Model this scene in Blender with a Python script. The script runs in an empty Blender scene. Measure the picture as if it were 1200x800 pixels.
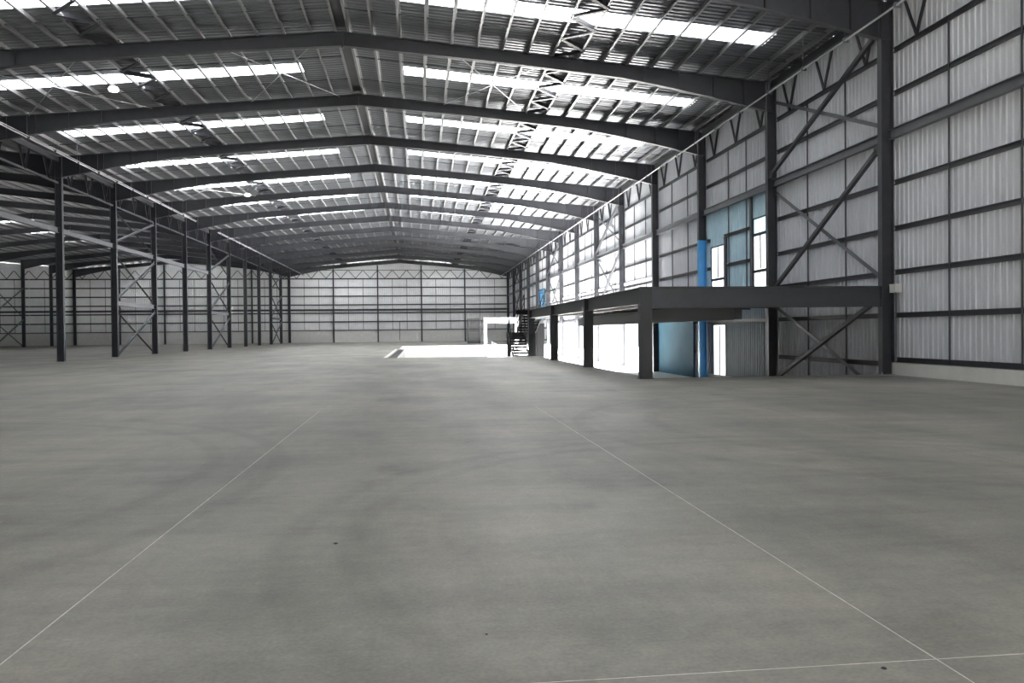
import bpy, bmesh, math, random
from mathutils import Vector, Matrix
random.seed(7)
SC = bpy.context.scene
COL = SC.collection

# ------------------------------------------------------------------ camera
F, YAW, PITCH, ROLL, EYE = 951.05, .114884, -.0122038, -.009836, 1.5945
fw = Vector((math.sin(YAW)*math.cos(PITCH), math.cos(YAW)*math.cos(PITCH), math.sin(PITCH)))
r0 = Vector((math.cos(YAW), -math.sin(YAW), 0)); u0 = r0.cross(fw)
cr, sr = math.cos(ROLL), math.sin(ROLL)
rx = cr*r0 + sr*u0; up = -sr*r0 + cr*u0
cam = bpy.data.objects.new('camera', bpy.data.cameras.new('camera'))
COL.objects.link(cam)
cam.matrix_world = Matrix(((rx.x, up.x, -fw.x, 0), (rx.y, up.y, -fw.y, 0), (rx.z, up.z, -fw.z, EYE), (0, 0, 0, 1)))
cam.data.sensor_width = 36; cam.data.lens = F*36/1200
cam.data.clip_end = 600; cam.data.clip_start = .05
SC.camera = cam

# ------------------------------------------------------------------ light
SKYLIGHT = 6.2        # radiance of the daylit translucent roof sheets
SUN = 220.0
WORLD = 2.6
w = bpy.data.worlds.new('world'); SC.world = w; w.use_nodes = True
bg = w.node_tree.nodes['Background']; bg.inputs[0].default_value = (.86, .94, 1, 1); bg.inputs[1].default_value = WORLD
sd = bpy.data.lights.new('sun', 'SUN'); sd.energy = SUN; sd.angle = .02; sd.color = (1, .99, .97)
so = bpy.data.objects.new('sun', sd); COL.objects.link(so)
so.rotation_euler = Vector((-.86, .22, -.36)).to_track_quat('-Z', 'Y').to_euler()
SC.cycles.sample_clamp_indirect = 0
SC.view_settings.view_transform = 'Standard'; SC.view_settings.look = 'None'
SC.view_settings.exposure = .28; SC.view_settings.gamma = 1
SC.view_settings.use_curve_mapping = False

# ------------------------------------------------------------------ measures (metres)
B = 9.0; Y0 = 26.0; FAR = 143.0
XL, XR = -21.913, 15.833
XM = (XL+XR)/2; HALF = (XR-XL)/2
XLL = -56.8; XML = (XL+XLL)/2; HALFL = (XL-XLL)/2
WALL = 16.14            # inner face of the right cladding
RIDGE, SLOPE = 14.30, .088
PIT = -1.2
DECK = 3.02
MX = 7.41               # mezzanine edge line
def fy(k): return Y0+B*k
KN, KF = -3, 13
ORD = ['first', 'second', 'third', 'fourth', 'fifth', 'sixth', 'seventh', 'eighth', 'ninth', 'tenth', 'eleventh',
       'twelfth', 'thirteenth', 'fourteenth', 'fifteenth', 'sixteenth', 'seventeenth', 'eighteenth']
def from_far(k): return ORD[KF-k]

# ------------------------------------------------------------------ materials
def mat(name, col, rough=.5, metal=0., spec=.5, var=0., scale=4., bump=0., bscale=40., emit=0., stretch=(1, 1, 1)):
    m = bpy.data.materials.new(name); m.use_nodes = True
    nt = m.node_tree; p = nt.nodes['Principled BSDF']
    p.inputs['Base Color'].default_value = (*col, 1); p.inputs['Roughness'].default_value = rough
    p.inputs['Metallic'].default_value = metal; p.inputs['Specular IOR Level'].default_value = spec
    if emit:
        p.inputs['Emission Color'].default_value = (*col, 1); p.inputs['Emission Strength'].default_value = emit
    if var or bump:
        g = nt.nodes.new('ShaderNodeNewGeometry'); mp = nt.nodes.new('ShaderNodeMapping')
        mp.inputs['Scale'].default_value = stretch
        nt.links.new(g.outputs['Position'], mp.inputs['Vector'])
    if var:
        n = nt.nodes.new('ShaderNodeTexNoise'); n.inputs['Scale'].default_value = scale; n.inputs['Detail'].default_value = 6
        nt.links.new(mp.outputs[0], n.inputs['Vector'])
        cr_ = nt.nodes.new('ShaderNodeValToRGB')
        cr_.color_ramp.elements[0].position = .3; cr_.color_ramp.elements[1].position = .7
        cr_.color_ramp.elements[0].color = (*[c*(1-var) for c in col], 1)
        cr_.color_ramp.elements[1].color = (*[min(1, c*(1+var)) for c in col], 1)
        nt.links.new(n.outputs[0], cr_.inputs[0]); nt.links.new(cr_.outputs[0], p.inputs['Base Color'])
    if bump:
        n2 = nt.nodes.new('ShaderNodeTexNoise'); n2.inputs['Scale'].default_value = bscale; n2.inputs['Detail'].default_value = 4
        nt.links.new(mp.outputs[0], n2.inputs['Vector'])
        b = nt.nodes.new('ShaderNodeBump'); b.inputs['Strength'].default_value = bump; b.inputs['Distance'].default_value = .02
        nt.links.new(n2.outputs[0], b.inputs['Height']); nt.links.new(b.outputs[0], p.inputs['Normal'])
    return m

def floor_mat():
    m = bpy.data.materials.new('concrete_floor'); m.use_nodes = True
    nt = m.node_tree; N = nt.nodes; Lk = nt.links; p = N['Principled BSDF']
    g = N.new('ShaderNodeNewGeometry')
    def noise(scale, st=(1, 1, 1), detail=6, rough=.6, rot=0):
        mp = N.new('ShaderNodeMapping'); mp.inputs['Scale'].default_value = st; mp.inputs['Rotation'].default_value = (0, 0, rot)
        Lk.new(g.outputs['Position'], mp.inputs[0])
        n = N.new('ShaderNodeTexNoise'); n.inputs['Scale'].default_value = scale; n.inputs['Detail'].default_value = detail
        n.inputs['Roughness'].default_value = rough
        Lk.new(mp.outputs[0], n.inputs['Vector']); return n.outputs[0]
    def ramp(s, p0, p1, c0, c1):
        r = N.new('ShaderNodeValToRGB'); e = r.color_ramp.elements
        e[0].position, e[1].position = p0, p1; e[0].color = (*c0, 1); e[1].color = (*c1, 1)
        Lk.new(s, r.inputs[0]); return r.outputs[0]
    def mul(a, b, f=1.):
        x = N.new('ShaderNodeMix'); x.data_type = 'RGBA'; x.blend_type = 'MULTIPLY'; x.inputs[0].default_value = f
        Lk.new(a, x.inputs[6]); Lk.new(b, x.inputs[7]); return x.outputs[2]
    base = ramp(noise(.22), .35, .68, (.288, .279, .254), (.425, .406, .357))
    a = mul(base, ramp(noise(.5, (1, .28, 1), 8, .65), .36, .62, (.78, .79, .80), (1.07, 1.06, 1.02)))     # drag marks
    a = mul(a, ramp(noise(1.1, (.3, 1.6, 1), 8, .7, .5), .33, .6, (.84, .84, .85), (1.06, 1.06, 1.06)))     # sweep marks
    a = mul(a, ramp(noise(38, detail=3), .3, .72, (.84, .84, .84), (1.10, 1.10, 1.10)))                    # grain
    a = mul(a, ramp(noise(.9, (1, 1, 1), 3, .5), .26, .40, (.80, .80, .80), (1, 1, 1)))                    # stains
    a = mul(a, ramp(noise(7, detail=5, rough=.75), .32, .68, (.90, .90, .91), (1.07, 1.07, 1.06)))          # mottling
    # curved tyre marks: rings round two turning centres
    for (cx, cy, rad, wd) in ((4.2, 6.4, 5.2, .16), (4.2, 6.4, 4.72, .14), (-9.0, 9.5, 6.5, .16), (-9.0, 9.5, 7.3, .16), (9.0, 13.0, 5.0, .18), (9., 13., 6.3, .16)):
        v = N.new('ShaderNodeVectorMath'); v.operation = 'DISTANCE'; v.inputs[1].default_value = (cx, cy, 0)
        Lk.new(g.outputs['Position'], v.inputs[0])
        s = N.new('ShaderNodeMath'); s.operation = 'SUBTRACT'; s.inputs[1].default_value = rad; Lk.new(v.outputs['Value'], s.inputs[0])
        ab = N.new('ShaderNodeMath'); ab.operation = 'ABSOLUTE'; Lk.new(s.outputs[0], ab.inputs[0])
        dv = N.new('ShaderNodeMath'); dv.operation = 'DIVIDE'; dv.inputs[1].default_value = wd; Lk.new(ab.outputs[0], dv.inputs[0])
        a = mul(a, ramp(dv.outputs[0], .45, 1.0, (.89, .89, .885), (1, 1, 1)))
    Lk.new(a, p.inputs['Base Color'])
    Lk.new(ramp(noise(.6, (1, .4, 1), 6), .3, .7, (.42, .42, .42), (.58, .58, .58)), p.inputs['Roughness'])
    p.inputs['Specular IOR Level'].default_value = .5
    b = N.new('ShaderNodeBump'); b.inputs['Strength'].default_value = .12; b.inputs['Distance'].default_value = .006
    Lk.new(noise(55, detail=5), b.inputs['Height']); Lk.new(b.outputs[0], p.inputs['Normal'])
    return m

M = {}
M['steel'] = mat('dark_grey_painted_steel', (.048, .050, .060), .45, var=.12, scale=3)
M['steel_light'] = mat('grey_primer_steel', (.12, .125, .14), .42, var=.1, scale=3)
M['purlin'] = mat('galvanised_purlin', (.26, .26, .27), .42, metal=.3, var=.1, scale=5)
M['roof'] = mat('galvanised_roof_sheet', (.20, .21, .23), .35, metal=.5, var=.10, scale=.9, stretch=(.4, 3, 1))
M['clad'] = mat('pale_grey_liner_sheet', (.67, .685, .73), .40, var=.07, scale=1.6, stretch=(2, 2, .5))
M['clad_blue'] = mat('pale_blue_liner_sheet', (.60, .82, .97), .40, var=.1, scale=1.2)  # blue glow round the windows put into the sheet colour
M['clad_deep'] = mat('slate_blue_liner_sheet', (.24, .31, .39), .4, var=.1, scale=1.2)  # darker tone of the painted blue glow, for below the deck
M['pipe'] = mat('pale_painted_pipe', (.42, .43, .45), .5)
M['gable'] = mat('white_gable_sheet', (.93, .93, .94), .45, var=.05, scale=1.2)
M['kick'] = mat('white_painted_upstand', (.82, .81, .78), .6, var=.05, scale=2)
M['floor'] = floor_mat()
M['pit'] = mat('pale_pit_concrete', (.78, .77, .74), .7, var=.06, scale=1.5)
M['joint'] = mat('pale_joint_filler', (.80, .78, .73), .8, var=.15, scale=12)
M['white'] = mat('white_painted_steel', (.62, .64, .70), .4)
M['black'] = mat('black_steel', (.025, .026, .03), .45)
M['stair_black'] = mat('matt_black_stair_paint', (.007, .007, .008), .7, spec=.12)
M['blue'] = mat('blue_column_paint', (.07, .38, .78), .35, var=.12, scale=1.5)  # blue glow as colour, for the column's lower half and screen panes
M['blueboard'] = mat('blue_grey_lining_board', (.05, .145, .21), .8, spec=.15, var=.08, scale=.8)
M['alu'] = mat('bright_aluminium', (.62, .63, .65), .3, metal=.7)
M['skylight'] = mat('daylit_translucent_sheet', (.95, .98, 1), .6, emit=SKYLIGHT)
M['lamp'] = mat('white_lamp_glass', (1, 1, .97), .4, emit=2.5)
M['dirt'] = mat('dark_grit', (.05, .05, .05), .9)
M['glass'] = mat('daylit_obscure_glass', (.93, .98, 1), .25, emit=1.6)
M['glass_blue'] = mat('daylit_blue_glass', (.62, .93, 1), .25, emit=1.05)

# ------------------------------------------------------------------ mesh helpers
class MB:
    def __init__(s): s.v = []; s.f = []
    def quad(s, a, b, c, d):
        n = len(s.v); s.v += [a, b, c, d]; s.f.append((n, n+1, n+2, n+3))
    def box(s, x0, x1, y0, y1, z0, z1):
        n = len(s.v)
        s.v += [(x, y, z) for x in (x0, x1) for y in (y0, y1) for z in (z0, z1)]
        s.f += [tuple(n+i for i in q) for q in ((0, 1, 3, 2), (4, 6, 7, 5), (0, 4, 5, 1), (2, 3, 7, 6), (0, 2, 6, 4), (1, 5, 7, 3))]
    def prism(s, pts, axis, a, b):
        # extrude a 2-D polygon along an axis
        def P(p, t):
            return {0: (t, p[0], p[1]), 1: (p[0], t, p[1]), 2: (p[0], p[1], t)}[axis]
        n = len(s.v); k = len(pts)
        s.v += [P(p, a) for p in pts]+[P(p, b) for p in pts]
        s.f.append(tuple(range(n+k-1, n-1, -1))); s.f.append(tuple(range(n+k, n+2*k)))
        for i in range(k):
            j = (i+1) % k; s.f.append((n+i, n+j, n+k+j, n+k+i))
    def bar(s, p, q, w_, h_, up_=(0, 0, 1)):
        p, q = Vector(p), Vector(q); d = (q-p).normalized(); u = Vector(up_)
        if abs(d.dot(u)) > .99: u = Vector((1, 0, 0))
        a = d.cross(u).normalized(); c = a.cross(d)
        n = len(s.v)
        for e in (p, q):
            for i, j in ((-1, -1), (1, -1), (1, 1), (-1, 1)):
                s.v.append(tuple(e+a*(i*w_/2)+c*(j*h_/2)))
        s.f += [tuple(n+i for i in t) for t in ((0, 1, 2, 3), (7, 6, 5, 4), (0, 4, 5, 1), (1, 5, 6, 2), (2, 6, 7, 3), (3, 7, 4, 0))]
    def tube(s, p, q, r, k=10):
        p, q = Vector(p), Vector(q); d = (q-p).normalized(); u = Vector((0, 0, 1)) if abs(d.z) < .9 else Vector((1, 0, 0))
        a = d.cross(u).normalized(); c = a.cross(d); n = len(s.v)
        for e in (p, q):
            for i in range(k):
                t = 2*math.pi*i/k; s.v.append(tuple(e+a*(r*math.cos(t))+c*(r*math.sin(t))))
        for i in range(k):
            j = (i+1) % k; s.f.append((n+i, n+j, n+k+j, n+k+i))
        s.f.append(tuple(range(n+k-1, n-1, -1))); s.f.append(tuple(range(n+k, n+2*k)))
    def angle(s, p, q, leg, t, up_=(0, 0, 1)):
        # an L-section bar
        p, q = Vector(p), Vector(q); d = (q-p).normalized(); u = Vector(up_)
        a = d.cross(u).normalized(); c = a.cross(d)
        s.bar(p+c*0, q+c*0, leg, t, up_); s.bar(p+a*(leg/2-t/2)+c*(leg/2), q+a*(leg/2-t/2)+c*(leg/2), t, leg, up_)
    def mesh(s, name, m):
        me = bpy.data.meshes.new(name); me.from_pydata(s.v, [], s.f)
        bm = bmesh.new(); bm.from_mesh(me); bmesh.ops.recalc_face_normals(bm, faces=bm.faces); bm.to_mesh(me); bm.free()
        me.materials.append(m); return me
def link(name, me, parent=None, loc=(0, 0, 0), rot=(0, 0, 0)):
    o = bpy.data.objects.new(name, me); COL.objects.link(o)
    o.location = loc; o.rotation_euler = rot
    if parent is not None: o.parent = parent
    return o
def tag(o, label, cat, group=None, kind=None):
    o['label'] = label; o['category'] = cat
    if group: o['group'] = group
    if kind: o['kind'] = kind
    return o
def thing(name, label, cat, loc=(0, 0, 0), rot=(0, 0, 0), group=None):
    return tag(link(name, None, None, loc, rot), label, cat, group)
def struct(name, me, label, cat, loc=(0, 0, 0)):
    return tag(link(name, me, None, loc), label, cat, kind='structure')
def one(fn, name, m):
    b = MB(); fn(b); return b.mesh(name, m)
def boxm(name, m, *a): return one(lambda b: b.box(*a), name, m)

# ------------------------------------------------------------------ floor and pit
XW = -75.0; NEAR = -10.0; PX0, PY0, PY1 = -1.9, 51.9, 98.0; EX, EY = 7.68, 26.28
XO = WALL+.18
b = MB()
GX = [-2.04+4.5*i for i in range(-4, 5)]+[XO]
GY = [3.63+4.5*i for i in range(-2, 4)]
TOP = 0.0
def slab(bm, x0, x1, y0, y1): bm.box(x0, x1, y0, y1, PIT-.3, TOP)
slab(b, XW, GX[0]-.006, NEAR, EY); slab(b, GX[0]-.006, XO, GY[-1]+.006, EY); slab(b, GX[0]-.006, XO, NEAR, GY[0]-.006)
slab(b, XW, EX, EY, PY0); slab(b, XW, PX0, PY0, PY1); slab(b, XW, XO, PY1, FAR+.6)
floor = struct('floor', b.mesh('floor', M['floor']), 'wide grey concrete warehouse floor with fine pale joints', 'floor')
link('joint_filler', boxm('joint_filler', M['joint'], GX[0], GX[-1], GY[0], GY[-1], -.30, -.002), floor)
for i in range(len(GX)-1):
    for j in range(len(GY)-1):
        me = boxm('slab_panel', M['floor'], GX[i]+.006, GX[i+1]-.006, GY[j]+.006, GY[j+1]-.006, -.25, 0)
        link('slab_panel', me, floor)
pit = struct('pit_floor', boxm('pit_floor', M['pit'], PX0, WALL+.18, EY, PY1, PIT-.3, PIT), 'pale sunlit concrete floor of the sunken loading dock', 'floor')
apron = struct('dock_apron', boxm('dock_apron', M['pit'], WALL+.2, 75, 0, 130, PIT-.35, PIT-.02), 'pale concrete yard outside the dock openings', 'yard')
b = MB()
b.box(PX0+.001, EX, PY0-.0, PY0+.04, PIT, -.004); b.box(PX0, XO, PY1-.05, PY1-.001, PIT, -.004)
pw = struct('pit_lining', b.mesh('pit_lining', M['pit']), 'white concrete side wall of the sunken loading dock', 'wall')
# rail sunk in the left edge of the pit
b = MB(); b.bar((PX0-.2, PY0+.2, .012), (PX0-.2, 79, .012), .2, .024)
tag(link('pit_edge_plate', b.mesh('pit_edge_plate', M['kick'])), 'pale steel edge plate along the side of the sunken dock', 'plate')
b = MB(); b.box(PX0, PX0+.55, PY0+.05, 79, PIT, -.02)  # black slab stands in for shade on the pit side wall
tag(link('dock_bumper', b.mesh('dock_bumper', M['black'])), 'black rubber facing on the side wall of the sunken dock', 'bumper')

# ------------------------------------------------------------------ cladding helpers
def ribbed(L, z0, z1, per=.25, depth=.035):
    """vertical ribs; sheet along local Y from 0 to L, ribs stand into -X"""
    b = MB(); n = int(round(L/per)); st = L/n
    for i in range(n):
        y = i*st
        prof = [(0, y), (0, y+.55*st), (-depth, y+.65*st), (-depth, y+.90*st), (0, y+st)]
        for (xa, ya), (xb, yb) in zip(prof, prof[1:]):
            za = z1(ya) if callable(z1) else z1; zb = z1(yb) if callable(z1) else z1
            b.quad((xa, ya, z0), (xb, yb, z0), (xb, yb, zb), (xa, ya, za))
    return b
def rtop(X): return RIDGE-SLOPE*abs(X-XM)          # top of the rafters, main span
def rtopl(X): return RIDGE-SLOPE*abs(X-XML)*HALF/HALFL if X > XLL else rtop(XL)+SLOPE*(XLL-X)
def ztop(X): return rtop(X) if X >= XL else rtopl(X)

# ------------------------------------------------------------------ right wall
EAVE = rtop(XR)
b = MB()
b.box(WALL-.12, WALL+.16, NEAR, EY, 0, .42)
b.box(WALL-.06, WALL+.16, EY, fy(3), PIT, PIT+.35)
b.box(WALL-.12, WALL+.16, PY1, FAR, 0, .42)
wall_right = struct('wall_right', b.mesh('wall_right', M['kick']), 'long side wall of ribbed grey sheet on a white upstand', 'wall')
OPEN = range(3, 8)                                  # bays with open dock doorways
LINTEL = 2.62
sheets = {}
def sheet(z0, m, L=B):
    key = (z0, m, L)
    if key not in sheets:
        me = ribbed(L, z0, EAVE+.25).mesh('cladding_sheet', M[m]); sheets[key] = me
    return sheets[key]
WIN = {1: [(41.35, 43.3, 3.05, 6.12, (4.33,)), (36.05, 37.65, 3.05, 6.92, (4.38, 6.13)), (41.2, 43.1, PIT, 1.9, ())]}
def pane_hole_sheet(k):
    """cladding of the bay with windows: ribbed strips round the openings"""
    y0 = fy(k); cuts = sorted(set([0, B]+[v-y0 for wn in WIN[k] for v in wn[:2]]))
    out = []
    for a, c in zip(cuts, cuts[1:]):
        mid = y0+(a+c)/2; holes = sorted([(wn[2], wn[3]) for wn in WIN[k] if wn[0] < mid < wn[1]])
        z = PIT
        spans = []
        for h0, h1 in holes:
            if h0 > z: spans.append((z, h0))
            z = h1
        spans.append((z, EAVE+.25))
        for s0, s1 in spans:
            for lo, hi, m in ((PIT, 3.0, 'clad_deep'), (3.0, 8.1, 'clad_blue'), (8.1, 20, 'clad')):  # blue glow painted into the sheets, plain grey higher up
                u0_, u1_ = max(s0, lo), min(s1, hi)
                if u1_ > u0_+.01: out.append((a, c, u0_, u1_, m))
    return out
for k in range(KN, KF):
    y = fy(k)
    if k in WIN:
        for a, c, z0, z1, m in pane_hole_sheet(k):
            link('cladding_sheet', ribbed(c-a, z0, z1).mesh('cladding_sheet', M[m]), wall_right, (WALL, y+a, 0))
    else:
        z0 = LINTEL if k in OPEN else (.42 if (k < 0 or y >= PY1) else PIT)
        if y < PY1 < y+B: z0 = 0.42
        link('cladding_sheet', sheet(z0, 'clad'), wall_right, (WALL, y, 0))
def csec(L, d=.17, w_=.075, t=.02):
    """channel section girt along local Y, web vertical, lips toward -X"""
    b = MB(); b.box(-t, 0, 0, L, -d/2, d/2); b.box(-w_, 0, 0, L, -d/2, -d/2+t); b.box(-w_, 0, 0, L, d/2-t, d/2); return b
girt_me = csec(B-.30).mesh('girt', M['steel'])
base_me = csec(B-.30, .16, .09).mesh('girt', M['steel'])
GZ = [2.02, 3.47, 4.95, 6.5, 9.5, 10.95]
rod_me = {}
def rod(z0, z1, r=.022):
    key = (round(z0, 2), round(z1, 2), r)
    if key not in rod_me: rod_me[key] = one(lambda b: b.tube((0, 0, z0), (0, 0, z1), r, 6), 'sag_rod', M['steel'])
    return rod_me[key]
web_l = one(lambda b: b.angle((0, 0, 0), (0, .62, 1.32), .11, .012, (1, 0, 0)), 'truss_web', M['steel'])
web_r = one(lambda b: b.angle((0, 0, 0), (0, -.62, 1.32), .11, .012, (1, 0, 0)), 'truss_web', M['steel'])
for k in range(KN, KF):
    y = fy(k)
    for z in GZ+([.52] if (k < 0 or y >= PY1) else []):
        if k in OPEN and z < LINTEL: continue
        if k == 1 and z < 8:                          # girts stop at the windows
            segs = [(y+.15, 36.0), (37.7, 41.3), (43.35, y+B-.15)] if 3 < z < 6.9 else ([(y+.15, y+B-.15)] if z > 1.95 else [(y+.15, 41.1), (43.2, y+B-.15)])
            for a, c in segs: link('girt', csec(c-a).mesh('girt', M['steel']), wall_right, (WALL-.04, a, z))
        else:
            link('girt', girt_me, wall_right, (WALL-.04, y+.15, z))
    if k not in OPEN and 0 <= k < 3 and k != 1:
        link('girt', girt_me, wall_right, (WALL-.04, y+.15, .35))
    for i in (1, 2):
        z0 = LINTEL+.05 if k in OPEN else (.5 if (k < 0 or y >= PY1) else PIT+.35)
        yy = y+3*i
        if k == 1: z0, yy = 3.0, (y+3.3, y+5.6)[i-1]
        link('sag_rod', rod(z0, 10.95, .03), wall_right, (WALL-.085, yy, 0))
    for i in range(3):
        yc = y+1.5+3*i
        link('truss_web', web_l, wall_right, (WALL-.16, yc, 11.03)); link('truss_web', web_r, wall_right, (WALL-.16, yc, 11.03))
    link('eave_beam', one(lambda b: b.box(0, .25, 0, B-.3, -.16, .16), 'eave_beam', M['steel']), wall_right, (WALL-.34, y+.15, EAVE-.12))
for k in OPEN:                                        # door heads and tracks over the dock doorways
    link('door_head', one(lambda b: b.box(-.2, .1, 0, B-.3, -.12, .12), 'door_head', M['steel']), wall_right, (WALL, fy(k)+.15, LINTEL))
link('flashing', boxm('flashing', M['white'], 0, .03, 0, fy(8)-fy(3)-.4, -.11, .11), wall_right, (WALL-.16, fy(3)+.2, 5.16))  # white strip stands in for the brightly lit wall sheets

# windows and door in the bay with blue glow painted on its sheets
for n, (y0, y1, z0, z1, bars) in enumerate(WIN[1], 1):
    door = n == 3
    b = MB(); x0, x1 = WALL-.05, WALL+.06; t = .07
    b.box(x0, x1, y0, y0+t, z0, z1); b.box(x0, x1, y1-t, y1, z0, z1); b.box(x0, x1, y0+t, y1-t, z1-t, z1); b.box(x0, x1, y0+t, y1-t, z0, z0+t)
    nm = 'door_1' if door else 'window_%d' % n
    lab = ('white glazed double door in the side wall under the mezzanine' if door else
           ['narrow window above the mezzanine with two panes, beside the blue column',
            'tall window above the mezzanine with a square top light'][n-1])
    wo = struct(nm, b.mesh(nm, M['black']), lab, 'door' if door else 'window')
    ym = (y0+y1)/2
    zs = [z0]+list(bars)+[z1]
    for zb in bars: link('transom', boxm('transom', M['black'], x0+.01, x1-.01, y0+t, y1-t, zb-.09, zb+.05), wo)
    for q in range(len(zs)-1):
        a, c = zs[q], zs[q+1]
        split = door or (n == 1 and q == 1) or (n == 2 and q == 1)
        if split:
            link('mullion', boxm('mullion', M['black'], x0+.02, x1-.02, ym-.04, ym+.04, a+.07, c-.09), wo)
            for ya, yb in ((y0+t, ym-.04), (ym+.04, y1-t)):
                link('pane', boxm('pane', M['glass'], WALL, WALL+.012, ya, yb, a+.05, c-.07), wo)
        else:
            link('pane', boxm('pane', M['glass_blue' if q == 2 else 'glass'], WALL, WALL+.012, y0+t, y1-t, a+.05, c-.07), wo)
link('head_post', boxm('head_post', M['steel'], WALL-.12, WALL-.02, 37.65, 37.85, 3.0, 8.0), wall_right)
link('head_post', boxm('head_post', M['steel'], WALL-.12, WALL-.02, 40.9, 41.2, 3.0, 6.4), wall_right)

# blue-grey lining board on the wall under the mezzanine, with shelf rails
lb = tag(link('lining_board', boxm('lining_board', M['blueboard'], WALL-.18, WALL-.12, fy(2)+1.9, fy(3)-.2, PIT+.02, LINTEL)),
         'smooth blue-grey lining board on the wall under the mezzanine', 'panel')

# ------------------------------------------------------------------ far gable wall
GCOLS = [-14.46, -6.91, .62, 8.20]; GCOLSL = [-28.1, -35.2, -42.4, -49.6]
XS = [XW, -70.9, -64.0, XLL]+GCOLSL[::-1]+[XL]+GCOLS+[XR+.3]
KICK = 2.07
wall_far = struct('wall_far', boxm('wall_far', M['kick'], XW, XO, FAR, FAR+.3, 0, KICK), 'far gable wall of pale ribbed sheet above a white upstand', 'wall')
FZ = [2.1, 3.57, 5.07, 6.5, 8.0, 9.5, 11.0]
fweb = {}
for a, c in zip(XS, XS[1:]):
    L = c-a
    b = ribbed(L, KICK, lambda yy: ztop(a+yy)+.3, .25, .03)
    b.v = [(p[1], p[0], p[2]) for p in b.v]           # along X, ribs toward the camera
    link('cladding_sheet', b.mesh('cladding_sheet', M['gable']), wall_far, (a, FAR+.02, 0))
    for z in FZ:
        d = .2 if z > 2.2 else .14
        link('girt', boxm('girt', M['steel'], .05, L-.05, -.10, -.02, -d/2, d/2), wall_far, (a, FAR, z))
    link('wind_beam', boxm('wind_beam', M['steel'], .05, L-.05, -.34, -.08, -.15, .15), wall_far, (a, FAR, 5.62))
    for i in (1, 2):
        link('sag_rod', rod(KICK+.02, 11.0, .035), wall_far, (a+L*i/3, FAR-.06, 0))
    for i in range(3):
        xc = a+L*(i+.5)/3; hgt = min(1.35, ztop(xc)-11.15)
        for s in (-1, 1):
            me = one(lambda b: b.bar((0, 0, 0), (s*L/6*.95, 0, hgt), .09, .09), 'truss_web', M['steel'])
            link('truss_web', me, wall_far, (xc, FAR-.14, 11.08))
    if XL-1 < a < XR: link('truss_chord', boxm('truss_chord', M['steel'], .05, L-.05, -.18, -.10, -.04, .04), wall_far, (a, FAR, 12.5))
dp = one(lambda b: b.tube((0, 0, .25), (0, 0, 3.5), .05, 8), 'downpipe', M['steel'])
link('downpipe', dp, wall_far, (-3.2, FAR-.2, 0))

wall_left = struct('wall_left', boxm('wall_left', M['gable'], XW-.3, XW, NEAR, FAR+.3, 0, 16), 'pale sheet wall at the far side of the neighbouring aisles', 'wall')
wall_near = struct('wall_near', boxm('wall_near', M['clad'], XW, XO+.2, NEAR-.3, NEAR, -.3, 16), 'grey sheet gable wall behind the viewpoint', 'wall')

# ------------------------------------------------------------------ roof
SH = .255                                             # sheet height above the rafter top
ceiling = struct('ceiling', one(lambda b: b.prism([(XM-.45, RIDGE+SH+.10), (XM, RIDGE+SH+.15), (XM+.45, RIDGE+SH+.10), (XM, RIDGE+SH+.20)], 1, NEAR, FAR), 'ridge_cap', M['roof']),
                 'low pitched ribbed metal roof with translucent daylight strips', 'roof')
def roof_strip(y0, y1, per=.3, dep=.04):
    """ribbed sheet: local X down the slope (unit length 1), local Y along the building"""
    b = MB(); n = max(1, int(round((y1-y0)/per))); st = (y1-y0)/n
    for i in range(n):
        y = y0+i*st
        prof = [(0, y), (0, y+.4*st)]+[(dep*.5*(1-math.cos(2*math.pi*q/8)), y+(.4+.6*q/8)*st) for q in range(1, 9)]
        for (za, ya), (zb, yb) in zip(prof, prof[1:]): b.quad((0, ya, za), (1, ya, za), (1, yb, zb), (0, yb, zb))
    return b
RL = boxm('ridge_liner', M['black'], -.26, .26, .02, B-.02, 0, .05)  # plain black strip between the ridge purlins
SK0, SK1 = 4.3, 5.6
S_A = roof_strip(0, SK0).mesh('roof_sheet', M['roof']); S_B = roof_strip(SK1, B).mesh('roof_sheet', M['roof'])
S_M = roof_strip(SK0, SK1).mesh('roof_sheet', M['roof'])
S_K = roof_strip(SK0+.004, SK1-.004, .3, .045).mesh('skylight_sheet', M['skylight'])
def slope_obj(name, me, y, xa, xb, za, zb):
    L = math.hypot(xb-xa, zb-za)
    o = link(name, me, ceiling, (xa, y, za)); sgn = 1 if xb > xa else -1
    o.scale = (L, 1, 1)
    ang = math.atan2(zb-za, abs(xb-xa))
    o.rotation_euler = (0, -ang, 0)
    if sgn < 0: o.scale = (-L, 1, 1); o.rotation_euler = (0, ang, 0)
    return o
def half_roof(y, xr, xe, sl, sk_in, sk_out, lit=True):
    s = 1 if xe > xr else -1; H = abs(xe-xr)
    Z = lambda off: RIDGE+SH-sl*off
    X = lambda off: xr+s*off
    slope_obj('roof_sheet', S_A, y, xr, xe, Z(0), Z(H)); slope_obj('roof_sheet', S_B, y, xr, xe, Z(0), Z(H))
    if not lit: slope_obj('roof_sheet', S_M, y, xr, xe, Z(0), Z(H)); return
    slope_obj('roof_sheet', S_M, y, X(0), X(sk_in), Z(0), Z(sk_in))
    slope_obj('skylight_sheet', S_K, y, X(sk_in), X(sk_out), Z(sk_in), Z(sk_out))
    if sk_out < H: slope_obj('roof_sheet', S_M, y, X(sk_out), X(H), Z(sk_out), Z(H))
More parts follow.
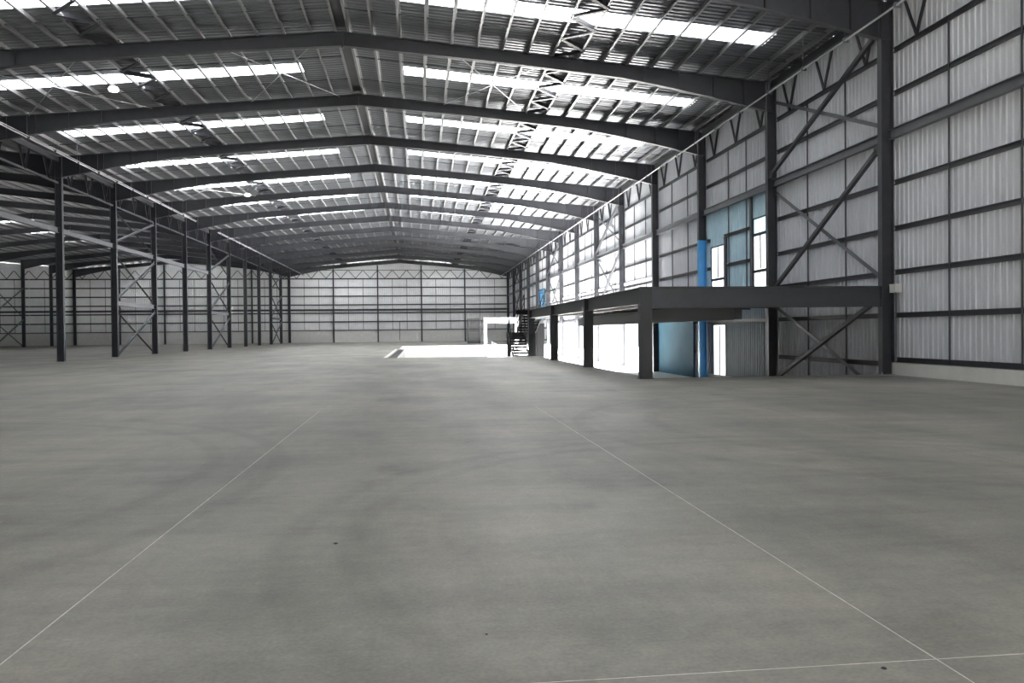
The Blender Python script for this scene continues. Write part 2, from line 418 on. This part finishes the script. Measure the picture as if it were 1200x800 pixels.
for k in range(KN-1, KF):
    y = fy(k)
    half_roof(y, XM, XO+.15, SLOPE, 2.35, 17.0, k > -2)
    half_roof(y, XM, XL, SLOPE, 2.35, 16.6 if k > 0 else 18, k > -2)
    sl2 = SLOPE*HALF/HALFL
    half_roof(y, XML, XL, sl2, 2.35, 6.5, k > 4); half_roof(y, XML, XLL, sl2, 2.35, 6.5, k > 4)
    slope_obj('roof_sheet', S_A, y, XLL, XW-.2, rtop(XL)+SH, rtop(XL)+SH+SLOPE*(XLL-XW)); slope_obj('roof_sheet', S_B, y, XLL, XW-.2, rtop(XL)+SH, rtop(XL)+SH+SLOPE*(XLL-XW))
    slope_obj('roof_sheet', S_M, y, XLL, XW-.2, rtop(XL)+SH, rtop(XL)+SH+SLOPE*(XLL-XW))
for k in range(-1, KF):
    link('ridge_liner', RL, ceiling, (XM, fy(k), RIDGE+.12))
# purlins (Z sections)
def zsec(b, x, y0, y1, z, s, h=.24, w_=.09, t=.016):
    b.box(x-t/2, x+t/2, y0, y1, z, z+h); b.box(min(x, x-s*w_), max(x, x-s*w_), y0, y1, z, z+t); b.box(min(x, x+s*w_), max(x, x+s*w_), y0, y1, z+h-t, z+h)
PUR = {s: one(lambda b: zsec(b, 0, .02, B-.02, 0, s), 'purlin', M['purlin']) for s in (-1, 1)}
OFF = [.3]+[1.3+1.1*i for i in range(16)]+[18.55]
cnt = 0; rest = MB()
order = [0, 1, 2, 3, 4, 5, 6, 7, 8, -1, -2, -3, 9, 10, 11, 12]
for k in order:
    for s in (-1, 1):
        for o_ in OFF:
            x = XM+s*o_; z = rtop(x)
            if cnt < 300 and k >= 0: link('purlin', PUR[s], ceiling, (x, fy(k), z)); cnt += 1
            else: zsec(rest, x, fy(k)+.02, fy(k)+B-.02, z, s)
for k in range(1, 13):
    for s in (-1, 1):
        for i in range(14):
            x = XML+s*(.3+1.28*i); zsec(rest, x, fy(k)+.02, fy(k)+B-.02, rtopl(x), s)
o = link('purlin_run', rest.mesh('purlin_run', M['purlin']), ceiling); o['kind'] = 'stuff'
# purlin struts across each bay
for k in range(-1, KF):
    for s in (-1, 1):
        for yy in (3.25, 6.6):
            me_key = 'strut%d' % s
            if me_key not in rod_me:
                rod_me[me_key] = one(lambda b: b.bar((s*.3, 0, -SLOPE*.3+.10), (s*18.5, 0, -SLOPE*18.5+.10), .035, .035), 'purlin_strut', M['steel'])
            link('purlin_strut', rod_me[me_key], ceiling, (XM, fy(k)+yy, RIDGE))
# lattice of angle bars between the two purlins at mid-slope
LO, LI = 10.1, 9.0; NB = 8; STP = B/NB
LAT = {}
for s in (-1, 1):
    for d in (0, 1):
        a, c = (LI, LO) if d == 0 else (LO, LI)
        LAT[s, d] = one(lambda b: b.angle((s*a, .05, -SLOPE*a-.03), (s*c, STP-.05, -SLOPE*c-.03), .16, .014), 'lattice_bar', M['steel'])
for k in range(-1, KF):
    for s in (-1, 1):
        for i in range(NB): link('lattice_bar', LAT[s, i % 2], ceiling, (XM, fy(k)+i*STP, RIDGE))
# thin cross rods under the roof
CR = {}
for (k, x0, x1) in ((1, -19.5, -13.5), (1, -8.5, -4), (1, 1.5, 6.), (4, -19.5, -13.5), (4, 7, 13)):
    for flip in (0, 1):
        ya, yb = (fy(k)+.2, fy(k)+B-.2) if flip else (fy(k)+B-.2, fy(k)+.2)
        link('brace_rod', one(lambda b: b.tube((x0, ya, rtop(x0)-.1), (x1, yb, rtop(x1)-.1), .016, 6), 'brace_rod', M['alu']), ceiling)

# ------------------------------------------------------------------ portal rafters
DEP = [(0, .60), (6, .52), (12.0, .58), (14.0, .74), (16.2, .98), (18.64, 1.30)]
def rafter_half(b, s, half, slope, w_=.24, t=.022):
    top = []; bot = []
    for o_, d in DEP:
        oo = o_*half/18.87
        top.append((s*oo, -slope*oo)); bot.append((s*oo, -slope*oo-d))
    poly = top+bot[::-1]
    if s < 0: poly = poly[::-1]
    b.prism(poly, 1, -.007, .007)
    for line, dz in ((top, -t), (bot, t)):
        for (xa, za), (xb, zb) in zip(line, line[1:]):
            p = [(xa, za), (xb, zb), (xb, zb+dz), (xa, za+dz)]
            b.prism(p, 1, -w_/2, w_/2)
R_ME = {s: one(lambda b: rafter_half(b, s, 18.87, SLOPE), 'rafter', M['steel']) for s in (-1, 1)}
SL2 = SLOPE*HALF/HALFL
RL_ME = {s: one(lambda b: rafter_half(b, s, HALFL, SL2), 'rafter', M['steel']) for s in (-1, 1)}
plate_me = boxm('end_plate', M['steel'], -.03, .03, -.13, .13, -.68, -.03)
def stiff(d): return boxm('stiffener', M['steel'], -.008, .008, -.11, .11, -d+.02, -.02)
ST = [(13.0, stiff(.64)), (14.6, stiff(.79)), (16.2, stiff(.96)), (17.6, stiff(1.15))]
def portal(k, x, half, sl, mes, lab, grp, detail):
    t = thing('portal_rafter', lab, 'roof beam', (x, fy(k), RIDGE), group=grp)
    for s in (-1, 1):
        r_ = link('rafter', mes[s], t)
        if detail:
            for o_, me in ST: link('stiffener', me, r_, (s*o_, 0, -sl*o_))
    link('ridge_plate', plate_me, t)
for k in range(-1, KF):
    portal(k, XM, HALF, SLOPE, R_ME, 'dark haunched roof beam over the main hall, %s counted from the far gable wall' % from_far(k) if k < KF-0 else '', 'main hall roof beams', k < 9)
for k in range(2, KF):
    portal(k, XML, HALFL, SL2, RL_ME, 'dark haunched roof beam over the neighbouring aisle, %s counted from the far gable wall' % from_far(k), 'neighbouring aisle roof beams', False)
# gable rafter on the far wall
g = tag(link('gable_rafter', one(lambda b: [rafter_half(b, s, 18.87, SLOPE) for s in (-1, 1)], 'gable_rafter', M['steel']), None, (XM, FAR-.30, RIDGE)),
        'dark sloping roof beam lying against the far gable wall of the main hall', 'roof beam')
tag(link('gable_rafter', one(lambda b: [rafter_half(b, s, HALFL, SL2) for s in (-1, 1)], 'gable_rafter', M['steel']), None, (XML, FAR-.30, RIDGE)),
    'dark sloping roof beam lying against the far gable wall of the neighbouring aisle', 'roof beam')

# ------------------------------------------------------------------ columns
def hsec(b, d, w_, z0, z1, tf=.022, tw=.014):
    b.box(-d/2, -d/2+tf, -w_/2, w_/2, z0, z1); b.box(d/2-tf, d/2, -w_/2, w_/2, z0, z1); b.box(-d/2+tf, d/2-tf, -tw/2, tw/2, z0, z1)
CTOP = EAVE
def col_mesh(z0, z1, m='steel', d=.42, w_=.26): return one(lambda b: hsec(b, d, w_, z0, z1), 'shaft', M[m])
SHAFT0 = col_mesh(.02, CTOP); SHAFTP = col_mesh(PIT+.02, CTOP)
BASE = boxm('base_plate', M['steel'], -.29, .29, -.2, .2, 0, .025)
BLT = one(lambda b: [b.tube((sx*.24, sy*.15, .02), (sx*.24, sy*.15, .08), .018, 6) for sx in (-1, 1) for sy in (-1, 1)], 'anchor_bolts', M['alu'])
CAPP = boxm('cap_plate', M['steel'], -.21, .21, -.12, .12, -1.32, -1.29)
GROUT = boxm('grout_pad', M['kick'], -.32, .32, -.23, .23, 0, .012)
def column(x, y, z0, shaft, lab, grp, name='steel_column'):
    t = thing(name, lab, 'column', (x, y, 0), group=grp)
    link('shaft', shaft, t)
    bp_ = link('base_plate', BASE, t, (0, 0, z0)); link('anchor_bolt', BLT, bp_)
    link('grout_pad', GROUT, t, (0, 0, z0)); link('cap_plate', CAPP, t, (0, 0, CTOP))
    return t
for k in range(2, KF+1):
    lab = 'dark steel column in the open row between aisles, %s from far gable wall' % from_far(k)
    column(XL, fy(k)-(.35 if k == KF else 0), 0, SHAFT0, lab, 'columns between the aisles')
for k in range(9, KF+1):
    column(XLL, fy(k)-(.35 if k == KF else 0), 0, SHAFT0, 'dark steel column in the distant row, %s from the far gable wall' % from_far(k), 'columns of the distant row')
for k in range(-1, KF+1):
    inpit = 0 < k <= 7
    yy = fy(k)-(.35 if k == KF else 0)
    lab = 'dark steel column along the ribbed side wall, %s from the far gable wall' % from_far(k)
    if k == 2:
        lab = 'dark steel wall column painted bright blue on its lower half'
        t = column(XR, yy, PIT, col_mesh(6.6, CTOP), lab, 'columns along the side wall')
        c2 = link('blue_shaft', col_mesh(PIT+.02, 6.6, 'blue', .424, .264), t); c2['label'] = 'bright blue lower half'  # blue glow painted on the lower shaft
    else:
        column(XR, yy, PIT if inpit else 0, SHAFTP if inpit else SHAFT0, lab, 'columns along the side wall')
for i, x in enumerate(GCOLS):
    me = one(lambda b: hsec(b, .22, .3, .02, ztop(x)-.62), 'shaft', M['steel'])
    t = thing('gable_column', 'slim dark post on the main hall gable wall, %s from the side wall' % ORD[len(GCOLS)-1-i], 'column', (x, FAR-.42, 0), group='posts on the far gable wall')
    link('shaft', me, t); link('base_plate', boxm('base_plate', M['steel'], -.18, .18, -.2, .2, 0, .025), t)
for i, x in enumerate(GCOLSL):
    me = one(lambda b: hsec(b, .22, .3, .02, ztop(x)-.62), 'shaft', M['steel'])
    t = thing('gable_column', 'slim dark post on the neighbouring aisle gable wall, %s from the open columns' % ORD[i], 'column', (x, FAR-.42, 0), group='posts on the far gable wall')
    link('shaft', me, t); link('base_plate', boxm('base_plate', M['steel'], -.18, .18, -.2, .2, 0, .025), t)

# ------------------------------------------------------------------ tie beams, valley trusses and diagonal braces
TIE = one(lambda b: (b.box(-.10, .10, .24, B-.24, -.16, -.145), b.box(-.10, .10, .24, B-.24, .145, .16), b.box(-.008, .008, .24, B-.24, -.145, .145)), 'beam', M['steel_light'])
CLEAT = boxm('end_cleat', M['steel'], -.13, .13, 0, .012, -.2, .2)
def tie(x, k, z, lab, grp):
    t = thing('tie_beam', lab, 'beam', (x, fy(k), z), group=grp)
    link('beam', TIE, t); link('end_cleat', CLEAT, t, (0, .226, 0)); link('end_cleat', CLEAT, t, (0, B-.238, 0))
for k in range(-1, KF):
    tie(XR+.05, k, 8.09, 'grey tie beam high on the side wall, %s bay from the far gable wall' % ORD[KF-1-k], 'tie beams on the side wall')
for k in range(2, 7):
    tie(XL, k, 8.09, 'grey tie beam high between open columns, %s bay from the far gable wall' % ORD[KF-1-k], 'tie beams between open columns')
for k in (4, 7, 11):
    tie(XL, k, 3.95, 'grey tie beam low between cross-braced open columns, %s bay from the far gable wall' % ORD[KF-1-k], 'tie beams between open columns')
VB = one(lambda b: b.bar((0, .132, 11.02), (0, B-.132, 11.02), .10, .12), 'bottom_chord', M['steel'])
VT = one(lambda b: b.bar((0, .132, 12.42), (0, B-.132, 12.42), .22, .3), 'top_chord', M['steel'])
for k in range(2, KF):
    t = thing('valley_truss', 'shallow lattice girder under the roof valley, in the %s bay from the far gable wall' % ORD[KF-1-k], 'truss', (XL, fy(k), 0), group='lattice girders under the roof valley')
    if k == KF-1: t.scale = (1, .96, 1)
    link('bottom_chord', VB, t); link('top_chord', VT, t)
    for i in range(3):
        link('truss_web', web_l, t, (0, 1.5+3*i, 11.03)); link('truss_web', web_r, t, (0, 1.5+3*i, 11.03))
def brace(p, q, lab, grp, m='steel', leg=.14):
    p, q = Vector(p), Vector(q); t = thing('diagonal_brace', lab, 'brace', p, group=grp)
    d = q-p
    link('brace_bar', one(lambda b: b.angle((0, 0, 0), d, leg, .016, (1, 0, 0)), 'brace_bar', M[m]), t)
    for e, s in (((0, 0, 0), 1), (d, -1)):
        g_ = one(lambda b: b.box(-.008, .008, -.16, .16, -.16, .16), 'gusset_plate', M['steel']); link('gusset_plate', g_, t, e)
def xpair(x, k, z0, z1, where, grp, e=.291):
    ya, yb = fy(k)+e, fy(k)+B-e
    brace((x-.13, ya, z1), (x-.13, yb, z0), 'dark brace falling toward the far gable, '+where, grp)
    brace((x+.07, ya, z0), (x+.07, yb, z1), 'grey brace rising toward the far gable, '+where, grp, 'steel_light')
for k in (0, 4, 7, 11):
    bay = '%s bay from it' % ORD[KF-1-k]
    G = 'cross braces on the side wall'
    xpair(XR-.02, k, 8.5, 11.7, 'top tier on side wall, '+bay, G)
    xpair(XR-.02, k, 3.3, 7.7, 'middle tier on side wall, '+bay, G)
    if k == 0: xpair(XR-.02, k, -.7, 2.6, 'on side wall under the mezzanine', G)
    if k == 11: xpair(XR-.02, k, .3, 2.9, 'bottom tier on side wall, '+bay, G)
for k in (4, 7, 11):
    bay = '%s bay from it' % ORD[KF-1-k]
    G = 'cross braces between open columns'
    xpair(XL, k, .25, 3.52, 'bottom tier between open columns, '+bay, G)
    xpair(XL, k, 4.38, 7.6, 'middle tier between open columns, '+bay, G)
    xpair(XL, k, 8.5, 10.8, 'top tier between open columns, '+bay, G)
xpair(XLL, 10, .25, 4.0, 'bottom tier in the distant column row', 'cross braces in the distant row')
xpair(XLL, 10, 4.6, 8.5, 'upper tier in the distant column row', 'cross braces in the distant row')

# ------------------------------------------------------------------ pipes under the eaves
def pipe_run(x, z, y0, y1, lab):
    t = thing('eave_pipe', lab, 'pipe', (x, y0, z)); L = y1-y0
    link('pipe', one(lambda b: b.tube((0, 0, 0), (0, L, 0), .035, 8), 'pipe', M['pipe']), t)
    link('conduit', one(lambda b: b.tube((.10, 0, .05), (.10, L, .05), .02, 6), 'conduit', M['pipe']), t)
    me = one(lambda b: (b.box(-.07, .13, -.03, .03, -.06, .09), b.box(-.005, .005, -.015, .015, .09, 1.3)), 'pipe_hanger', M['steel_light'])
    for i in range(int(L/3)): link('pipe_hanger', me, t, (0, 1.2+3*i, 0))
pipe_run(14.5, 11.36, 10, FAR-.8, 'bright double pipe hung under the eave along the ribbed side wall')
pipe_run(XL+2.6, 11.53, 30, 74.2, 'bright pipe hung under the roof beside the open columns, nearer stretch')
pipe_run(XL+2.6, 11.53, 82, FAR-.8, 'bright pipe hung under the roof beside the open columns, ending at the far gable wall')

# ------------------------------------------------------------------ mezzanine
POSTS = [fy(0), fy(1), fy(2), fy(3)]
def ibeam_y(L, d, w_, m, nm='beam', tf=.03): return one(lambda b: (b.box(-w_/2, w_/2, 0, L, -d, -d+tf), b.box(-w_/2, w_/2, 0, L, -tf, 0), b.box(-.009, .009, 0, L, -d+tf, -tf)), nm, M[m])
PL = ['at the near corner of the mezzanine', 'under the mezzanine edge, next to the near corner post', 'under the mezzanine edge, third from the near corner', 'at the far end of the mezzanine beside the stair']
for i, y in enumerate(POSTS):
    z0 = PIT if i == 3 else 0
    t = thing('mezzanine_post', 'stout black steel post '+PL[i], 'column', (MX, y, z0), group='posts under the mezzanine')
    link('shaft', one(lambda b: hsec(b, .40, .30, .02, DECK-z0-.005, .025, .3), 'shaft', M['black']), t)
    link('base_plate', boxm('base_plate', M['steel'], -.24, .24, -.2, .2, 0, .025), t)
    for zz in (2.06, 2.30): link('stiffener', boxm('stiffener', M['black'], -.205, .205, -.155, .155, zz-z0-.012, zz-z0+.012), t)
t = thing('mezzanine_beam', 'deep grey steel beam across the near end of the mezzanine', 'beam', (MX, fy(0), DECK))
me = one(lambda b: (b.box(.2, XR-MX-.21, -.14, .14, -.70, -.67), b.box(.2, XR-MX-.21, -.14, .14, -.03, 0), b.box(.2, XR-MX-.21, -.01, .01, -.67, -.03)), 'beam', M['steel'])
link('beam', me, t)
for i in range(3):
    t = thing('mezzanine_beam', ['deep black edge beam of the mezzanine spanning from the near corner post', 'deep black edge beam of the mezzanine spanning the middle pair of posts',
              'deep black edge beam of the mezzanine ending at the stair'][i], 'beam', (MX, POSTS[i]+.152, DECK), group='edge beams of the mezzanine')
    link('beam', ibeam_y(B-.304, .56, .24, 'black'), t)
jm = one(lambda b: (b.box(.2, XR-MX-.25, -.08, .08, -.42, -.40), b.box(.2, XR-MX-.25, -.08, .08, -.02, 0), b.box(.2, XR-MX-.25, -.006, .006, -.4, -.02)), 'mezzanine_joist', M['black'])
for i in range(1, 10):
    tag(link('mezzanine_joist', jm, None, (MX, fy(0)+i*2.7, DECK-.081)), 'black joist under the mezzanine deck, %s from its near end' % ORD[i-1], 'beam', 'joists under the mezzanine deck')
tag(link('mezzanine_deck', boxm('mezzanine_deck', M['steel'], MX+.215, XR-.225, fy(0)+.16, fy(3)+.15, DECK-.08, DECK-.002)), 'dark steel mezzanine deck above the dock', 'deck')
tag(link('cable_tray', boxm('cable_tray', M['white'], -.05, .05, 0, 27-.6, -.04, .04), None, (MX+.27, fy(0)+.3, DECK-.60)), 'thin white cable tray under the mezzanine edge beam', 'tray')  # white strip added for the bright line of light below the beam
tag(link('under_deck_girder', boxm('under_deck_girder', M['black'], 0, .25, 0, 27, -.6, 0), None, (10.6, fy(0)+.3, DECK-.505)), 'black girder running lengthwise below the mezzanine joists', 'beam')

# stair from the far end of the mezzanine down to the pit floor
def stair():
    t = thing('steel_stair', 'black open-tread steel stair at the far end of the mezzanine', 'stair', (7.2, 57.0, PIT))
    ZL = 2.75; ZT = DECK-PIT                                    # landing and deck heights above the pit floor
    def flight(xc, wd, ya, za, yb, zb, n):
        for s in (-1, 1):
            link('stringer', one(lambda b: b.bar((xc+s*wd/2, ya, za+.05), (xc+s*wd/2, yb, zb-.05), .05, .28), 'stringer', M['stair_black']), t)
            h_ = link('handrail', one(lambda b: (b.tube((xc+s*wd/2, ya, za+1.05), (xc+s*wd/2, yb, zb+1.0), .035, 8), b.tube((xc+s*wd/2, ya, za+.58), (xc+s*wd/2, yb, zb+.53), .025, 8)), 'handrail', M['stair_black']), t)
            for i in range(4):
                f_ = i/3; link('baluster', one(lambda b: b.tube((0, 0, 0), (0, 0, .95), .025, 8), 'baluster', M['stair_black']), h_, (xc+s*wd/2, ya+(yb-ya)*f_, za+(zb-za)*f_+.06))
        tm = boxm('tread', M['stair_black'], -wd/2+.02, wd/2-.02, -.15, .15, -.13, .0)
        for i in range(1, n): link('tread', tm, t, (xc, ya+(yb-ya)*i/n, za+(zb-za)*i/n))
    flight(-.27, 1.10, -3.5, 0, .3, ZL, 14)                     # lower flight climbs away
    flight(.45, 1.30, .3, ZL, -3.55, ZT, 8)                     # upper flight turns back to the deck
    link('landing', boxm('landing', M['stair_black'], -.85, 1.15, .3, 1.5, -.42, 0), t, (0, 0, ZL))
    link('landing', boxm('landing', M['stair_black'], -.75, 1.35, -.15, .05, -.3, 0), t, (0, -3.6, ZT))
    sp = boxm('stair_post', M['stair_black'], -.09, .09, -.09, .09, 0, ZL-.42)
    for x in (-.75, 1.05):
        for y in (.4, 1.4): link('stair_post', sp, t, (x, y, 0))
stair()
# guard rail on the deck end
t = thing('deck_guardrail', 'thin steel guardrail at the far end of the mezzanine deck', 'railing', (8.0, fy(3)+.05, DECK))
for i in range(6): link('rail_post', one(lambda b: b.tube((0, 0, 0), (0, 0, 1.1), .022, 8), 'rail_post', M['black']), t, (i*1.4, 0, 0))
for zz in (.55, 1.1): link('rail', one(lambda b: b.tube((0, 0, zz), (7.0, 0, zz), .022, 8), 'rail', M['black']), t)
# screen beyond the mezzanine, blue glint painted as its pane colour
t = thing('glass_screen', 'bright blue glass screen standing by the side wall beyond the mezzanine', 'screen', (WALL-.20, 101.5, 3.0))
link('screen_frame', one(lambda b: (b.box(-.04, .04, 0, .08, 0, 4.), b.box(-.04, .04, 5.0, 5.08, 0, 4.), b.box(-.04, .04, .08, 5., 3.92, 4.), b.box(-.04, .04, .08, 5., 0, .08)), 'screen_frame', M['black']), t)
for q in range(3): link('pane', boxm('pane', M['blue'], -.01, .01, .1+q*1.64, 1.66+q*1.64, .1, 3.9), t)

# ------------------------------------------------------------------ things by the dock
t = thing('dock_gantry', 'white steel goalpost frame standing in the sunken dock', 'gantry', (4.98, 60.5, PIT))
for q in range(2): link('post', boxm('post', M['white'], -.14, .14, -.14, .14, 0, 3.86), t, (q*2.35, 0, 0))
link('lintel', boxm('lintel', M['white'], -.14, 2.49, -.16, .16, 3.42, 3.86), t)
t = thing('dock_handrail', 'white tubular handrail sloping down beside the goalpost frame', 'railing', (5.35, 59.3, PIT))
for q in range(3): link('rail_post', one(lambda b: b.tube((0, 0, 0), (0, 0, 2.10-.30*q), .035, 8), 'rail_post', M['white']), t, (q*.48, 0, 0))
for zz in (2.10, 1.65, 1.25): link('rail', one(lambda b: b.tube((-.05, 0, zz), (1.0, 0, zz-.62), .035, 8), 'rail', M['white']), t)
t = thing('mesh_cage', 'tall wire mesh cage standing near the far gable wall', 'cage', (7.5, 110, 0))
for sx in (-1, 1):
    for sy in (-1, 1): link('cage_post', boxm('cage_post', M['steel_light'], -.05, .05, -.05, .05, 0, 3.4), t, (sx*.8, sy*.8, 0))
for zz in (.1, 1.75, 3.35): link('cage_rail', one(lambda b: (b.box(-.8, .8, -.84, -.76, -.04, .04), b.box(-.8, .8, .76, .84, -.04, .04), b.box(-.84, -.76, -.8, .8, -.04, .04), b.box(.76, .84, -.8, .8, -.04, .04)), 'cage_rail', M['black']), t, (0, 0, zz))
def mesh_face(b):
    for i in range(1, 14): b.bar((-.8+i*.115, -.8, .1), (-.8+i*.115, -.8, 3.35), .035, .035); b.bar((-.8+i*.115, .8, .1), (-.8+i*.115, .8, 3.35), .035, .035)
    for i in range(1, 22): b.bar((-.8, -.8, .1+i*.15), (.8, -.8, .1+i*.15), .035, .035)
link('mesh_panel', one(mesh_face, 'mesh_panel', M['black']), t)
t = thing('dark_cabinet', 'black equipment cabinet behind the stair in the dock', 'cabinet', (9.3, 62, PIT))
link('body', boxm('body', M['stair_black'], -.3, .3, -.5, .5, 0, 3.4), t); link('door', boxm('door', M['stair_black'], -.26, .26, -.53, -.505, .2, 3.3), t)
# small white box on the near wall column
t = thing('junction_box', 'small white box with a downpipe on the near wall column', 'box', (XR+.05, fy(0)-.32, 2.78))
link('body', boxm('body', M['kick'], -.02, .22, -.16, .16, 0, .26), t); link('lid', boxm('lid', M['kick'], -.03, .23, -.17, .17, .26, .29), t)
link('conduit', one(lambda b: b.tube((.1, 0, -2.3), (.1, 0, 0), .03, 8), 'conduit', M['steel_light']), t)
# round lamps under the roof
for (x, y, lab) in ((-13.76, 39.21, 'round white lamp hung under the near roof bay'), (-13.65, 68.05, 'round white lamp hung under the roof further down the hall')):
    t = thing('roof_lamp', lab, 'lamp', (x, y, rtop(x)-.45), group='round roof lamps')
    def disc(b, r, z0, z1):
        k = 18; n = len(b.v)
        for (rr, zz) in ((r*.72, z1), (r, (z0+z1)/2), (r*.8, z0)):
            b.v += [(rr*math.cos(2*math.pi*i/k), rr*math.sin(2*math.pi*i/k), zz) for i in range(k)]
        for ring in range(2):
            for i in range(k):
                j = (i+1) % k; b.f.append((n+ring*k+i, n+ring*k+j, n+(ring+1)*k+j, n+(ring+1)*k+i))
        b.f.append(tuple(range(n, n+k))); b.f.append(tuple(range(n+2*k+k-1, n+2*k-1, -1)))
    link('lamp_shade', one(lambda b: disc(b, .24, -.12, .08), 'lamp_shade', M['lamp']), t)
    link('stem', one(lambda b: b.tube((0, 0, .08), (0, 0, .45), .012, 6), 'stem', M['steel']), t)
# grit on the floor
for (x, y, r, lab) in ((.34, 4.25, .008, 'tiny dark pebble lying on the concrete floor near the cross joint'), (-.64, 6.25, .018, 'small flat dark scrap lying on the concrete floor'), (2.15, 3.56, .014, 'dark crumb of filler lying beside the cross joint')):
    b = MB(); k = 8
    for ring, (rr, zz) in enumerate(((1, 0), (.8, .5), (.35, .8))):
        b.v += [(x+r*rr*math.cos(2*math.pi*i/k+ring*.3)*(1+.25*math.sin(i*2.3)), y+r*rr*math.sin(2*math.pi*i/k+ring*.3), r*zz*.6) for i in range(k)]
    for ring in range(2):
        for i in range(k):
            j = (i+1) % k; b.f.append((ring*k+i, ring*k+j, (ring+1)*k+j, (ring+1)*k+i))
    b.f.append(tuple(range(2*k, 3*k)))
    tag(link('pebble', b.mesh('pebble', M['dirt'])), lab, 'pebble')

# ------------------------------------------------------------------ daylight portals in the real openings
def portal_light(x, y, z, sy, sz):
    l = bpy.data.lights.new('daylight_portal', 'AREA'); l.shape = 'RECTANGLE'; l.size = sz; l.size_y = sy; l.cycles.is_portal = True
    o = bpy.data.objects.new('daylight_portal', l); COL.objects.link(o); o.location = (x, y, z)
    o.rotation_euler = (0, math.pi/2, 0)
for k in OPEN: portal_light(WALL+.15, fy(k)+B/2, (LINTEL+PIT)/2, B, LINTEL-PIT)
